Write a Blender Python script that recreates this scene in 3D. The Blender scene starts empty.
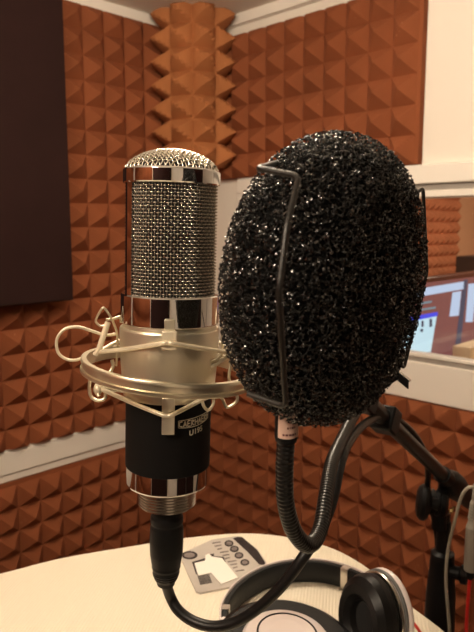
import bpy, math, random
import numpy as np
from mathutils import Vector, kdtree
V = Vector
random.seed(7); np.random.seed(7)
S = bpy.context.scene
COL = S.collection
PI = math.pi

# ------------------------------------------------------------ camera, world, lamps, exposure
F_PX = 626.0; PITCH = math.radians(8); YAW = math.radians(44.6); DC = 2.1; CZ = 1.38
TZ = 1.0                                            # table top height
CAM = V((-DC*math.cos(math.radians(48.2)), -DC*math.sin(math.radians(48.2)), CZ))
HF = V((math.cos(YAW), math.sin(YAW), 0)); HR = V((math.sin(YAW), -math.cos(YAW), 0)); UP = V((0, 0, 1))
FW = HF*math.cos(PITCH) - UP*math.sin(PITCH); CU = HF*math.sin(PITCH) + UP*math.cos(PITCH)
cd = bpy.data.cameras.new('camera'); cam = bpy.data.objects.new('camera', cd); COL.objects.link(cam)
cam.location = CAM; cam.rotation_euler = (PI/2 - PITCH, 0, YAW - PI/2)
cd.sensor_fit = 'VERTICAL'; cd.sensor_height = 36; cd.sensor_width = 27; cd.lens = F_PX/632*36
cd.clip_start = 0.01; S.camera = cam
cd.dof.use_dof = True; cd.dof.focus_distance = 0.37; cd.dof.aperture_fstop = 22.0

w = bpy.data.worlds.new('world'); S.world = w; w.use_nodes = True
w.node_tree.nodes['Background'].inputs[0].default_value = (1.0, .8, .6, 1)
w.node_tree.nodes['Background'].inputs[1].default_value = 0.05
S.view_settings.view_transform = 'Standard'; S.view_settings.look = 'None'
S.view_settings.gamma = 1; S.view_settings.use_curve_mapping = False
S.view_settings.exposure = 0.12

def area(name, loc, target, size, power, color):
    l = bpy.data.lights.new(name, 'AREA'); l.shape = 'RECTANGLE'; l.size = size[0]; l.size_y = size[1]
    l.energy = power; l.color = color
    o = bpy.data.objects.new(name, l); COL.objects.link(o); o.location = loc
    d = (V(target) - V(loc)).normalized(); o.rotation_euler = d.to_track_quat('-Z', 'Y').to_euler()
    return o
WARM = (1.0, .83, .63)
def globe_light(name, loc, power):
    l = bpy.data.lights.new(name, 'POINT'); l.energy = power; l.color = WARM; l.shadow_soft_size = .10
    o = bpy.data.objects.new(name, l); COL.objects.link(o); o.location = loc
LAMP_A = (-.80, -.90, 1.87); LAMP_B = (-1.98, -1.40, 1.87)
globe_light('front_globe_light', LAMP_A, 50.0)
globe_light('rear_globe_light', LAMP_B, 78.0)
area('control_room_light', (1.4, -1.2, 2.2), (1.4, -1.2, 0), (.6, .6), 30.0, (1, .82, .6))

# ------------------------------------------------------------ placing helpers
def ray(x, y): return FW + HR*((x-237)/F_PX) + CU*((316-y)/F_PX)
def P(x, y, d): return CAM + ray(x, y)*d
def W(r, f, z): return V((CAM.x, CAM.y, 0)) + HR*r + HF*f + UP*z
def onz(x, y, z): r = ray(x, y); return CAM + r*((z-CAM.z)/r.z)
def onplane(x, y, o, n): r = ray(x, y); return CAM + r*((o-CAM).dot(n)/r.dot(n))

# ------------------------------------------------------------ materials
MC = {}
def mat(name, col, rough=.6, metal=0., spec=.5, bump=None, var=None, coat=0., emis=None, trans=0., fine=None):
    if name in MC: return MC[name]
    m = bpy.data.materials.new(name); m.use_nodes = True; MC[name] = m
    nt = m.node_tree; b = nt.nodes['Principled BSDF']
    b.inputs['Base Color'].default_value = (*col, 1); b.inputs['Roughness'].default_value = rough
    b.inputs['Metallic'].default_value = metal; b.inputs['Specular IOR Level'].default_value = spec
    b.inputs['Coat Weight'].default_value = coat; b.inputs['Transmission Weight'].default_value = trans
    if emis:
        b.inputs['Emission Color'].default_value = (*emis[0], 1); b.inputs['Emission Strength'].default_value = emis[1]
    tc = nt.nodes.new('ShaderNodeTexCoord')
    if var:                                          # (scale, amount): natural colour variation
        n = nt.nodes.new('ShaderNodeTexNoise'); n.inputs['Scale'].default_value = var[0]; n.inputs['Detail'].default_value = 5
        nt.links.new(tc.outputs['Object'], n.inputs['Vector'])
        mr = nt.nodes.new('ShaderNodeMapRange'); mr.inputs[1].default_value = .3; mr.inputs[2].default_value = .7
        mr.inputs[3].default_value = 1-var[1]; mr.inputs[4].default_value = 1+var[1]
        nt.links.new(n.outputs[0], mr.inputs[0])
        mx = nt.nodes.new('ShaderNodeVectorMath'); mx.operation = 'SCALE'; mx.inputs[0].default_value = col
        nt.links.new(mr.outputs[0], mx.inputs['Scale']); nt.links.new(mx.outputs[0], b.inputs['Base Color'])
    if bump:                                         # (scale, strength, distance)
        n = nt.nodes.new('ShaderNodeTexNoise'); n.inputs['Scale'].default_value = bump[0]; n.inputs['Detail'].default_value = 4
        nt.links.new(tc.outputs['Object'], n.inputs['Vector'])
        bp = nt.nodes.new('ShaderNodeBump'); bp.inputs['Strength'].default_value = bump[1]; bp.inputs['Distance'].default_value = bump[2]
        nt.links.new(n.outputs[0], bp.inputs['Height']); nt.links.new(bp.outputs[0], b.inputs['Normal'])
    return m

def foam_mat(name, col):
    m = mat(name, col, .9, spec=.25, var=(6, .12), bump=(500, .5, .002))
    nt = m.node_tree; b = nt.nodes['Principled BSDF']       # pale dust flecks caught in the foam
    src = b.inputs['Base Color'].links[0].from_socket
    vo = nt.nodes.new('ShaderNodeTexVoronoi'); vo.inputs['Scale'].default_value = 90
    tc = [n for n in nt.nodes if n.type == 'TEX_COORD'][0]; nt.links.new(tc.outputs['Object'], vo.inputs['Vector'])
    n2 = nt.nodes.new('ShaderNodeTexNoise'); n2.inputs['Scale'].default_value = 12; nt.links.new(tc.outputs['Object'], n2.inputs['Vector'])
    th = nt.nodes.new('ShaderNodeMapRange'); th.inputs[1].default_value = .45; th.inputs[2].default_value = .75
    th.inputs[3].default_value = 0; th.inputs[4].default_value = .13; nt.links.new(n2.outputs[0], th.inputs[0])
    lt = nt.nodes.new('ShaderNodeMath'); lt.operation = 'LESS_THAN'
    nt.links.new(vo.outputs['Distance'], lt.inputs[0]); nt.links.new(th.outputs[0], lt.inputs[1])
    mx = nt.nodes.new('ShaderNodeMix'); mx.data_type = 'RGBA'
    sc = nt.nodes.new('ShaderNodeMath'); sc.operation = 'MULTIPLY'; sc.inputs[1].default_value = .55
    nt.links.new(lt.outputs[0], sc.inputs[0]); nt.links.new(sc.outputs[0], mx.inputs['Factor'])
    nt.links.new(src, mx.inputs['A']); mx.inputs['B'].default_value = (.62, .34, .2, 1)
    nt.links.new(mx.outputs['Result'], b.inputs['Base Color'])
    return m

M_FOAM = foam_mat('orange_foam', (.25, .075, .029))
M_WALL = mat('white_wall', (.82, .76, .68), .7, var=(3, .03), bump=(120, .15, .001))
M_CEIL = mat('ceiling_paint', (.74, .68, .60), .85, var=(3, .04), bump=(90, .2, .001))
M_TRIM = mat('white_trim', (.84, .79, .72), .4, var=(5, .02))
M_GREY = mat('grey_recess_shade', (.30, .27, .24), .5)  # shade of the window recess as a grey colour
M_FLOOR = mat('floor_lino', (.22, .14, .09), .5, var=(8, .2))
M_PANEL = mat('dark_brown_fabric', (.024, .010, .009), .9, spec=.15, var=(10, .1), bump=(800, .4, .001))
M_BLACK = mat('black_plastic', (.006, .006, .0065), .42, spec=.18, var=(40, .15))
M_BLKMET = mat('black_satin_metal', (.009, .009, .010), .35, spec=.4)
M_BODY = mat('matte_black_body', (.006, .0055, .0055), .6, spec=.12, bump=(1500, .1, .0002))
M_CHROME = mat('chrome', (.66, .64, .62), .05, metal=1)
M_WIRE = mat('grille_wire', (.44, .42, .37), .2, metal=1)
M_DOME = mat('lit_dome_wire', (.80, .76, .66), .2, metal=1)  # paler copy of the grille wire, top light on the dome put into colour
M_INNER = mat('inner_screen', (.012, .011, .011), .7, metal=.0, bump=(2500, .5, .0004))
M_SATIN = mat('champagne_satin_metal', (.78, .73, .60), .38, metal=.9, var=(60, .04))
M_BOWL = mat('champagne_ring_metal', (.80, .73, .56), .30, metal=.9)
M_CREAM = mat('cream_coated_wire', (.80, .72, .55), .35, metal=.35)
M_STEEL = mat('threaded_steel', (.55, .52, .47), .25, metal=1)
M_STRUT = mat('black_open_cell_foam', (.0035, .0032, .003), .36, spec=.4)
M_CORE = mat('foam_core', (.004, .004, .004), .9, spec=.1, bump=(700, 1, .002))
M_GNECK = mat('gooseneck_black', (.008, .0075, .007), .3, spec=.4)
M_RUB = mat('rubber_cable', (.006, .0055, .0055), .40, spec=.3)
M_LABEL = mat('pinkish_label', (.62, .42, .34), .6)
M_INK = mat('dark_ink', (.12, .04, .04), .6)
M_WHITEP = mat('pearl_white_plastic', (.72, .64, .62), .22, coat=.4)
M_PAD = mat('black_leatherette', (.006, .0055, .0055), .38, spec=.25, bump=(160, .25, .001))
M_BAND = mat('black_band_padding', (.009, .010, .011), .5, spec=.3, bump=(120, .3, .001))
M_RED = mat('red_rubber', (.60, .02, .015), .35)
M_GCAB = mat('grey_cable', (.33, .31, .25), .45)
M_GOLD = mat('brass', (.75, .55, .25), .25, metal=1)
M_CARD = mat('printed_card', (.46, .42, .38), .4, var=(25, .1))
M_CARDW = mat('white_card', (.85, .82, .76), .5)
M_CARDD = mat('dark_print', (.03, .022, .022), .6, spec=.15, var=(200, .4))
M_CARDG = mat('grey_print', (.20, .17, .16), .6, spec=.2, var=(150, .3))
M_PALEINK = mat('pale_gold_print', (.62, .56, .44), .4)
M_BEIGE = mat('control_room_wall', (.62, .36, .22), .8, var=(3, .04))
M_DESK = mat('desk_wood', (.50, .38, .24), .5, var=(14, .15))
M_SPK = mat('charcoal_speaker', (.035, .03, .03), .6)

# cream ribbed table cloth
def cloth():
    m = mat('cream_ribbed_cloth', (.78, .71, .58), .85, spec=.2)
    nt = m.node_tree; b = nt.nodes['Principled BSDF']; tc = [n for n in nt.nodes if n.type == 'TEX_COORD'][0]
    mp = nt.nodes.new('ShaderNodeMapping'); mp.inputs['Rotation'].default_value = (0, 0, -YAW + math.radians(100))
    nt.links.new(tc.outputs['Object'], mp.inputs['Vector'])
    wv = nt.nodes.new('ShaderNodeTexWave'); wv.inputs['Scale'].default_value = 95; wv.inputs['Distortion'].default_value = .4
    nt.links.new(mp.outputs[0], wv.inputs['Vector'])
    bp = nt.nodes.new('ShaderNodeBump'); bp.inputs['Strength'].default_value = .35; bp.inputs['Distance'].default_value = .0010
    nt.links.new(wv.outputs['Fac'], bp.inputs['Height']); nt.links.new(bp.outputs[0], b.inputs['Normal'])
    return m
M_CLOTH = cloth()

# ------------------------------------------------------------ mesh helpers
class MB:
    def __init__(s): s.v = []; s.f = []
    def add(s, vs, fs):
        n = len(s.v); s.v += [V(a) for a in vs]; s.f += [tuple(i+n for i in f) for f in fs]; return s
    def box(s, lo, hi, M=None):
        c = [V((x, y, z)) for x in (lo[0], hi[0]) for y in (lo[1], hi[1]) for z in (lo[2], hi[2])]
        if M: c = [M(p) for p in c]
        return s.add(c, [(0,1,3,2),(4,6,7,5),(0,4,5,1),(2,3,7,6),(0,2,6,4),(1,5,7,3)])
    def prism(s, pts, z0, z1, M=None):
        n = len(pts); c = [V((p[0], p[1], z0)) for p in pts] + [V((p[0], p[1], z1)) for p in pts]
        if M: c = [M(p) for p in c]
        return s.add(c, [tuple(range(n-1, -1, -1)), tuple(range(n, 2*n))] + [(i, (i+1) % n, n+(i+1) % n, n+i) for i in range(n)])
    def lathe(s, prof, frame, seg=64, arc=(0, 2*PI)):
        """prof: (r, t) pairs; frame(az, t, r) -> point"""
        pf_ = [prof[0]]                              # holding rings keep flat runs flat when shaded smooth
        for a, b__ in zip(prof, prof[1:]):
            L = math.hypot(b__[0]-a[0], b__[1]-a[1])
            if L > .0022:
                for q in (.0003/L, 1-.0003/L): pf_.append((a[0]+(b__[0]-a[0])*q, a[1]+(b__[1]-a[1])*q))
            pf_.append(b__)
        prof = pf_
        full = abs(arc[1]-arc[0]-2*PI) < 1e-6; n = seg if full else seg+1
        vs = [frame(arc[0]+(arc[1]-arc[0])*i/seg, t, r) for r, t in prof for i in range(n)]
        fs = []
        for k in range(len(prof)-1):
            for i in range(seg):
                j = (i+1) % n; fs.append((k*n+i, k*n+j, (k+1)*n+j, (k+1)*n+i))
        return s.add(vs, fs)
    def tube(s, pts, r, sides=10, closed=False, caps=True):
        pts = [V(p) for p in pts]; n = len(pts)
        R = r if callable(r) else (lambda u: r)
        tans = []
        for i in range(n):
            a = pts[(i-1) % n] if closed or i > 0 else pts[0]; b = pts[(i+1) % n] if closed or i < n-1 else pts[-1]
            t = b-a; tans.append(t.normalized() if t.length > 1e-12 else V((0, 0, 1)))
        nrm = tans[0].orthogonal().normalized(); vs = []
        for i in range(n):
            nrm = nrm - tans[i]*nrm.dot(tans[i])
            nrm = nrm.normalized() if nrm.length > 1e-9 else tans[i].orthogonal().normalized()
            bn = tans[i].cross(nrm); rr = R(i/(n-1 if n > 1 else 1))
            for k in range(sides):
                a = 2*PI*k/sides; vs.append(pts[i] + (nrm*math.cos(a) + bn*math.sin(a))*rr)
        fs = []
        for i in range(n if closed else n-1):
            j = (i+1) % n
            for k in range(sides):
                q = (k+1) % sides; fs.append((i*sides+k, i*sides+q, j*sides+q, j*sides+k))
        if not closed and caps: fs += [tuple(range(sides-1, -1, -1)), tuple(range((n-1)*sides, n*sides))]
        return s.add(vs, fs)
    def ball(s, c, r, su=12, sv=8, M=None):
        rs = r if hasattr(r, '__len__') else (r, r, r); vs = []; fs = []
        for j in range(sv+1):
            for i in range(su):
                a = 2*PI*i/su; b = PI*j/sv-PI/2
                q = V((rs[0]*math.cos(b)*math.cos(a), rs[1]*math.cos(b)*math.sin(a), rs[2]*math.sin(b)))
                vs.append(V(c) + (M(q) if M else q))
        for j in range(sv):
            for i in range(su):
                k = (i+1) % su; fs.append((j*su+i, j*su+k, (j+1)*su+k, (j+1)*su+i))
        return s.add(vs, fs)

def spline(pts, n=12, closed=False):
    pts = [V(p) for p in pts]; m = len(pts); out = []
    for i in range(m if closed else m-1):
        if closed: p0, p1, p2, p3 = pts[i-1], pts[i], pts[(i+1) % m], pts[(i+2) % m]
        else: p0, p1, p2, p3 = pts[max(i-1, 0)], pts[i], pts[i+1], pts[min(i+2, m-1)]
        for k in range(n):
            t = k/n
            out.append(.5*((2*p1) + (p2-p0)*t + (2*p0-5*p1+4*p2-p3)*t*t + (3*p1-p0-3*p2+p3)*t**3))
    if not closed: out.append(pts[-1])
    return out

def obj(name, mb, m, parent=None, smooth=False, bevel=0, origin=None, auto=True):
    me = bpy.data.meshes.new(name)
    off = V(parent_loc(parent)) if parent else (V(origin) if origin is not None else V((0, 0, 0)))
    me.from_pydata([v-off for v in mb.v], [], mb.f); me.update()
    me.materials.append(m)
    o = bpy.data.objects.new(name, me); COL.objects.link(o)
    if parent: o.parent = parent
    elif origin is not None: o.location = off
    if smooth:
        me.polygons.foreach_set('use_smooth', [True]*len(me.polygons))
        if auto: me.set_sharp_from_angle(angle=math.radians(40))
    if bevel:
        b = o.modifiers.new('bevel', 'BEVEL'); b.width = bevel; b.segments = 2; b.limit_method = 'ANGLE'
        me.polygons.foreach_set('use_smooth', [True]*len(me.polygons)); me.set_sharp_from_angle(angle=math.radians(35))
    return o
def parent_loc(p):
    l = V((0, 0, 0))
    while p: l += p.location; p = p.parent
    return l
def thing(name, label, cat, loc, group=None):
    o = bpy.data.objects.new(name, None); COL.objects.link(o); o.location = loc; o.empty_display_size = .05
    return tag(o, label, cat, group)
def tag(o, label, cat, group=None, kind=None):
    o['label'] = label; o['category'] = cat
    if group: o['group'] = group
    if kind: o['kind'] = kind
    return o
def struct(name, mb, m, bevel=0, parent=None):
    o = obj(name, mb, m, parent, bevel=bevel)
    if not parent: o['kind'] = 'structure'
    return o

# ------------------------------------------------------------ room shell
ZC = 2.0; XB = -2.35; YB = -2.75
WY0, WY1, WZ0, WZ1 = -1.62, -0.275, 1.03, 1.455      # glazed opening in the right wall
struct('floor', MB().box((XB, YB, -.05), (3.0, 0, 0)), M_FLOOR)
struct('ceiling', MB().box((XB-.1, YB-.1, ZC), (.12, .12, ZC+.05)), M_CEIL)
struct('wall_left', MB().box((XB, 0, 0), (.12, .10, ZC)), M_WALL)
wr = MB()
wr.box((0, YB, 0), (.12, 0, WZ0)); wr.box((0, YB, WZ1), (.12, 0, ZC))
wr.box((0, YB, WZ0), (.12, WY0, WZ1)); wr.box((0, WY1, WZ0), (.12, 0, WZ1))
struct('wall_right', wr, M_WALL)
struct('wall_back', MB().box((XB, YB-.1, 0), (.12, YB, ZC)), M_WALL)
struct('wall_side', MB().box((XB-.1, YB-.1, 0), (XB, .1, ZC)), M_WALL)
# picture rail below the left foam, with its groove and lower lip
struct('trim_1', MB().box((XB, -.026, .735), (0, 0, .80)), M_TRIM, bevel=.002)
struct('trim_2', MB().box((XB, -.020, .712), (0, 0, .7325)), M_TRIM, bevel=.002)
# coving strip
cv = MB()
cv.box((XB, -.022, 1.972), (0, 0, ZC)); struct('trim_3', cv, M_TRIM)
struct('trim_4', MB().box((-.022, YB, 1.972), (0, -.022, ZC)), M_TRIM)

# window: frame set round the opening, sash inside it, glass
def ring_frame(mb, x0, x1, y0, y1, z0, z1, iy0, iy1, iz0, iz1):
    mb.box((x0, y0, z0), (x1, y1, iz0)); mb.box((x0, y0, iz1), (x1, y1, z1))
    mb.box((x0, y0, iz0), (x1, iy0, iz1)); mb.box((x0, iy1, iz0), (x1, y1, iz1))
win = bpy.data.objects.new('window_1', None); COL.objects.link(win); win.location = (0, -.95, .96); win['kind'] = 'structure'
fr = MB(); ring_frame(fr, -.022, 0, -1.70, -.205, .960, 1.528, -1.62, -.275, 1.055, 1.483)
obj('window_frame', fr, M_TRIM, win, bevel=.003)
fr = MB(); ring_frame(fr, -.012, .012, -1.62, -.275, 1.055, 1.483, -1.60, -.292, 1.067, 1.468)
obj('recess_shade', fr, M_GREY, win)  # grey strip painted in for the shadow between frame and sash
fr = MB(); ring_frame(fr, -.016, .016, -1.60, -.292, 1.067, 1.468, -1.585, -.31, 1.076, 1.452)
obj('inner_sash', fr, M_TRIM, win, bevel=.002)
mg = bpy.data.materials.new('window_glass'); mg.use_nodes = True
b = mg.node_tree.nodes['Principled BSDF']; b.inputs['Transmission Weight'].default_value = 1; b.inputs['Roughness'].default_value = 0.0
b.inputs['IOR'].default_value = 1.45; b.inputs['Base Color'].default_value = (.96, .97, .96, 1)
obj('pane', MB().box((-.002, -1.585, 1.076), (.002, -.31, 1.452)), mg, win)

# unseen white door added behind the camera for pale stripes in chrome reflections
dr = bpy.data.objects.new('added_door_1', None); COL.objects.link(dr); dr.location = (-1.9, YB, 0); dr['kind'] = 'structure'
obj('added_door_leaf', MB().box((-2.25, YB, 0), (-1.55, YB+.03, 1.9)), M_TRIM, dr, bevel=.004)
obj('added_door_handle', MB().box((-1.66, YB+.03, .98), (-1.60, YB+.07, 1.0)), M_CHROME, dr, bevel=.004)

# ------------------------------------------------------------ pyramid foam
CELL = .0640; HT = .035; BASE = .020
def foam_panel(name, label, u0, u1, z0, z1, side, ua, za, m=M_FOAM, c=CELL, cz_=None, off=-.0015, group=None, margin=.0):
    """pyramid sheet on a wall; side 'L' lies on y=off, 'R' lies on x=off; ua,za anchor the pattern"""
    def T(u, z, h):
        return V((u, off-h, z)) if side == 'L' else V((off-h, u, z)) if side == 'R' else V((off+h, u, z))
    mb = MB(); h_ = cz_ or c
    lo = T(u0, z0, 0); hi = T(u1, z1, BASE)
    mb.box((min(lo.x, hi.x), min(lo.y, hi.y), z0), (max(lo.x, hi.x), max(lo.y, hi.y), z1))
    def grid(a0, a1, anc, c):
        k = math.floor((a0-anc)/c); g = []
        while anc+k*c < a1-1e-6:
            g.append((anc+k*c)); k += 1
        return g
    for gu in grid(u0, u1, ua, c):
        for gz in grid(z0, z1, za, h_):
            # clip the pyramid to the sheet: height field sampled on the clipped cell corners
            a0, a1 = max(gu, u0), min(gu+c, u1); b0, b1 = max(gz, z0), min(gz+h_, z1)
            if a1-a0 < .25*c or b1-b0 < .25*h_: continue
            def Hh(u, z):
                du = abs(u-(gu+c/2))/(c/2); dz = abs(z-(gz+h_/2))/(h_/2)
                return BASE+HT*max(0, 1-max(du, dz))
            cu, cz = gu+c/2, gz+h_/2
            if a0 < cu < a1 and b0 < cz < b1 and a1-a0 > c*.99 and b1-b0 > h_*.99:
                j = lambda: random.uniform(-.0012, .0012)
                e = .0016; hh = BASE+HT*(1-2*e/c)
                pts = [T(a0, b0, BASE), T(a1, b0, BASE), T(a1, b1, BASE), T(a0, b1, BASE)]
                ju, jz = j(), j()
                top = [T(cu-e+ju, cz-e+jz, hh), T(cu+e+ju, cz-e+jz, hh), T(cu+e+ju, cz+e+jz, hh), T(cu-e+ju, cz+e+jz, hh)]
                mb.add(pts+top, [(0,1,5,4), (1,2,6,5), (2,3,7,6), (3,0,4,7), (4,5,6,7)])
            else:
                us = sorted(set([a0, a1] + [x for x in (cu,) if a0 < x < a1])); zs = sorted(set([b0, b1] + [x for x in (cz,) if b0 < x < b1]))
                # triangulated height field fine enough to keep the pyramid edges
                N = 12; us = [a0+(a1-a0)*i/N for i in range(N+1)]; zs = [b0+(b1-b0)*i/N for i in range(N+1)]
                vs = [T(u, z, Hh(u, z)) for z in zs for u in us]; n = N+1
                mb.add(vs, [(j*n+i, j*n+i+1, (j+1)*n+i+1, (j+1)*n+i) for j in range(N) for i in range(N)])
                # closing skirt on the cut sides
                for (ss, con) in ((us, 'z0'), (us, 'z1'), (zs, 'u0'), (zs, 'u1')):
                    q = []
                    for t in ss:
                        u, z = {'z0': (t, b0), 'z1': (t, b1), 'u0': (a0, t), 'u1': (a1, t)}[con]
                        q += [T(u, z, BASE-.001), T(u, z, Hh(u, z))]
                    mb.add(q, [(2*i, 2*i+2, 2*i+3, 2*i+1) for i in range(len(ss)-1)])
    o = obj(name, mb, m, origin=T((u0+u1)/2, z0, 0))
    return tag(o, label, 'acoustic foam', 'pyramid foam sheets on the walls')

foam_panel('acoustic_foam', 'orange pyramid foam on left wall between ceiling and white rail', XB+.1, -.0235, .802, 1.971, 'L', -.428, 1.9103-.066*17, c=.068, cz_=.066)
foam_panel('acoustic_foam', 'orange pyramid foam on left wall below the white rail', XB+.1, -.0235, .30, .711, 'L', -.518+.041, .699-.065*6, c=.066, cz_=.065)
foam_panel('acoustic_foam', 'orange pyramid foam above the window, stopping at the bare white wall', -.806, -.001, 1.530, 1.9385, 'R', -.797, 1.529, c=.068, cz_=.0696)
foam_panel('acoustic_foam', 'orange pyramid foam on right wall below the window', -2.2, -.001, .30, .958, 'R', -.80, .968-.0655*11, c=.0655)

# corner column: pyramid sheet rolled into a half round
def corner_column():
    cx = V((-.105, -.112, 0)); r0 = .088; zb, zt = 1.560, ZC
    bis = math.atan2(-1, -1)
    def T(a, z, h): return V((cx.x + (r0+h)*math.cos(bis+a), cx.y + (r0+h)*math.sin(bis+a), z))
    mb = MB(); cells = 4; da = PI/4; hz = .0655
    nz = int((zt-zb)/hz)+1
    for i in range(cells):
        a0 = -PI/2 + i*da
        for k in range(nz):
            z0 = zb+k*hz; z1 = z0+hz
            N = 8; vs = []; idx = {}
            for jz in range(N+1):
                for ia in range(N+1):
                    uu = ia/N; vv = jz/N
                    h = .046*(1-max(abs(uu-.5), abs(vv-.5))*2)
                    vs.append(T(a0+uu*da, min(z0+vv*hz, zt-.0005), h))
            n = N+1
            mb.add(vs, [(q*n+p, q*n+p+1, (q+1)*n+p+1, (q+1)*n+p) for q in range(N) for p in range(N)])
    # inner face and bottom rim of the sheet (25 mm thick, hollow behind)
    prof = [(-.0001, zb), (-.026, zb), (-.026, zt-.001)]
    for k in range(len(prof)-1):
        vs = []
        for i in range(33):
            a = -PI/2+PI*i/32
            vs += [T(a, prof[k][1], prof[k][0]), T(a, prof[k+1][1], prof[k+1][0])]
        mb.add(vs, [(2*i, 2*i+1, 2*i+3, 2*i+2) for i in range(32)])
    # side flanges that tuck the sheet into the corner
    for s in (-1, 1):
        a = s*PI/2
        p0, p1 = T(a, zb, 0), T(a, zb, -.026)
        wv = V((0, -p0.y*.0, 0))
        d = V((math.cos(bis), math.sin(bis), 0))*-.035
        lo = [p0, p1, p1+d, p0+d]; hi = [V((q.x, q.y, zt-.001)) for q in lo]
        mb.add(lo+hi, [(0,1,2,3), (4,7,6,5), (0,4,5,1), (1,5,6,2), (2,6,7,3), (3,7,4,0)])
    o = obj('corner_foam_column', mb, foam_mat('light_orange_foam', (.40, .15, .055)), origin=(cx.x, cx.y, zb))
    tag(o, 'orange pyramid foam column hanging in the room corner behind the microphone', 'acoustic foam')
corner_column()

for k, (x0, x1) in enumerate(((-2.34, -2.28), (-1.52, -.86), (-.84, -.10))):  # unseen dark panels added so the chrome mirrors darker surroundings
    if k == 0: continue
    pn = MB().box((x0, YB+.002, .35), (x1, YB+.05, 1.95))
    tag(obj('fabric_panel', pn, M_PANEL, bevel=.004, origin=((x0+x1)/2, YB, .35)), ['', 'dark fabric panel added beside the white door behind the camera', 'dark fabric panel added nearest the window on the wall behind the camera'][k], 'sound panel', 'dark fabric panels on the walls')
pn = MB().box((XB+.002, -2.6, .35), (XB+.05, -1.4, 1.95))  # another unseen panel, added to darken reflections in the microphone
tag(obj('fabric_panel', pn, M_PANEL, bevel=.004, origin=(XB, -2.0, .35)), 'large dark fabric panel added on the unseen side wall', 'sound panel', 'dark fabric panels on the walls')
foam_panel('acoustic_foam', 'orange pyramid foam added on the side wall left of the camera', -1.38, -.15, .35, 1.95, 'S', -1.38, .35, off=XB+.0015)  # unseen sheet added to deepen what the chrome reflects
# dark fabric panel on the left foam
pe = onplane(68.5, 150, V((0, -.10, 0)), V((0, 1, 0))).x; pb = onplane(70, 300.5, V((0, -.10, 0)), V((0, 1, 0))).z
pn = MB(); pn.box((-1.35, -.10, pb), (pe, -.0565, 1.960))
p = obj('fabric_panel', pn, M_PANEL, bevel=.004, origin=(-.92, -.0565, pb))
tag(p, 'dark brown flat fabric panel mounted over the foam on the left wall', 'sound panel', 'dark fabric panels on the walls')

# ------------------------------------------------------------ control room behind the glass
struct('wall_far', MB().box((.12, .15, 0), (3.0, .25, 2.3)), M_BEIGE)
struct('wall_end', MB().box((3.0, YB, 0), (3.1, .25, 2.3)), M_BEIGE)
struct('wall_rear', MB().box((.12, YB-.1, 0), (3.1, YB, 2.3)), M_BEIGE)
fl2 = MB().box((.12, 0, -.05), (3.0, .15, 0)); struct('floor_far', fl2, M_FLOOR)
struct('ceiling_far', MB().box((.12, YB-.1, 2.3), (3.1, .25, 2.35)), M_CEIL)
foam_panel('acoustic_foam', 'brown pyramid foam seen through the window on far wall', .9, 2.17, .9, 1.9, 'L', .9, .9,
           foam_mat('salmon_foam', (.46, .17, .085)), off=.1485)
dk = thing('desk', 'wooden desk in the next room seen behind the window sill', 'desk', (.75, -.75, 0))
obj('desktop', MB().box((.16, -1.35, .82), (1.25, -.35, .85)), M_DESK, dk, bevel=.003)
for x in (.19, 1.17):
    for y in (-1.31, -.43): obj('leg', MB().box((x, y, 0), (x+.05, y+.05, .82)), M_DESK, dk)
# monitor, screen faces -Y
MY = -.72
mo = thing('computer_monitor', 'lit computer monitor behind the window glass', 'monitor', (.36, MY+.03, .85))
mx0, mx1, mz0, mz1 = .035, .60, .905, 1.243
obj('monitor_case', MB().box((mx0, MY, mz0), (mx1, MY+.035, mz1)), mat('monitor_bezel', (.10, .035, .03), .3), mo, bevel=.003)
obj('stand', MB().box((.30, MY+.02, .852), (.38, MY+.05, 1.0)).box((.22, MY-.015, .851), (.46, MY+.12, .858)), M_BLACK, mo)
sc = obj('screen', MB().box((mx0+.012, MY-.002, mz0+.02), (mx1-.012, MY, mz1-.014)), mat('screen_dark', (.05, .02, .02), .2, emis=((.23, .09, .085), .75)), mo)
def scr(name, m, *pts):
    q = [onplane(x, y, V((0, MY-.003, 0)), V((0, 1, 0))) for x, y in pts]
    q2 = [p+V((0, .0012, 0)) for p in q]; n = len(q)
    mb = MB().add(q+q2, [tuple(range(n)), tuple(range(2*n-1, n-1, -1))] + [(i, n+i, n+(i+1) % n, (i+1) % n) for i in range(n)])
    return obj(name, mb, m, sc)
E_PALE = mat('screen_pale', (.02, .02, .02), .2, emis=((.50, .62, .82), .95))
E_WHITE = mat('screen_white', (.02, .02, .02), .2, emis=((.55, .78, .88), .95))
E_BLUE = mat('screen_blue', (.02, .02, .02), .2, emis=((.05, .07, .75), 1.0))
E_DARK = mat('screen_slate', (.02, .02, .02), .2, emis=((.05, .07, .12), .8))
E_TEAL = mat('screen_teal', (.02, .02, .02), .2, emis=((.25, .42, .50), .6))
scr('menu_bar', E_PALE, (400, 300), (400, 292), (464, 281.5), (464, 289))
scr('palette_window', E_PALE, (450, 316.5), (453, 292.5), (461.5, 291), (459, 315.5))
scr('text_line', E_TEAL, (418, 311), (418, 309.5), (436, 306.5), (436, 308.5))
scr('text_line', E_TEAL, (418, 305), (418, 303), (432, 300.5), (432, 302.5))
wn = scr('open_window', E_WHITE, (398, 352), (398, 323), (437, 316), (431, 352))
def scr2(name, m, *pts):
    q = [onplane(x, y, V((0, MY-.0045, 0)), V((0, 1, 0))) for x, y in pts]; q2 = [p+V((0, .0012, 0)) for p in q]; n = len(q)
    mb = MB().add(q+q2, [tuple(range(n)), tuple(range(2*n-1, n-1, -1))] + [(i, n+i, n+(i+1) % n, (i+1) % n) for i in range(n)])
    return obj(name, mb, m, sc)
scr2('title_bar', E_BLUE, (398, 324), (398, 319), (438, 312), (437.6, 316))
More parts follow.
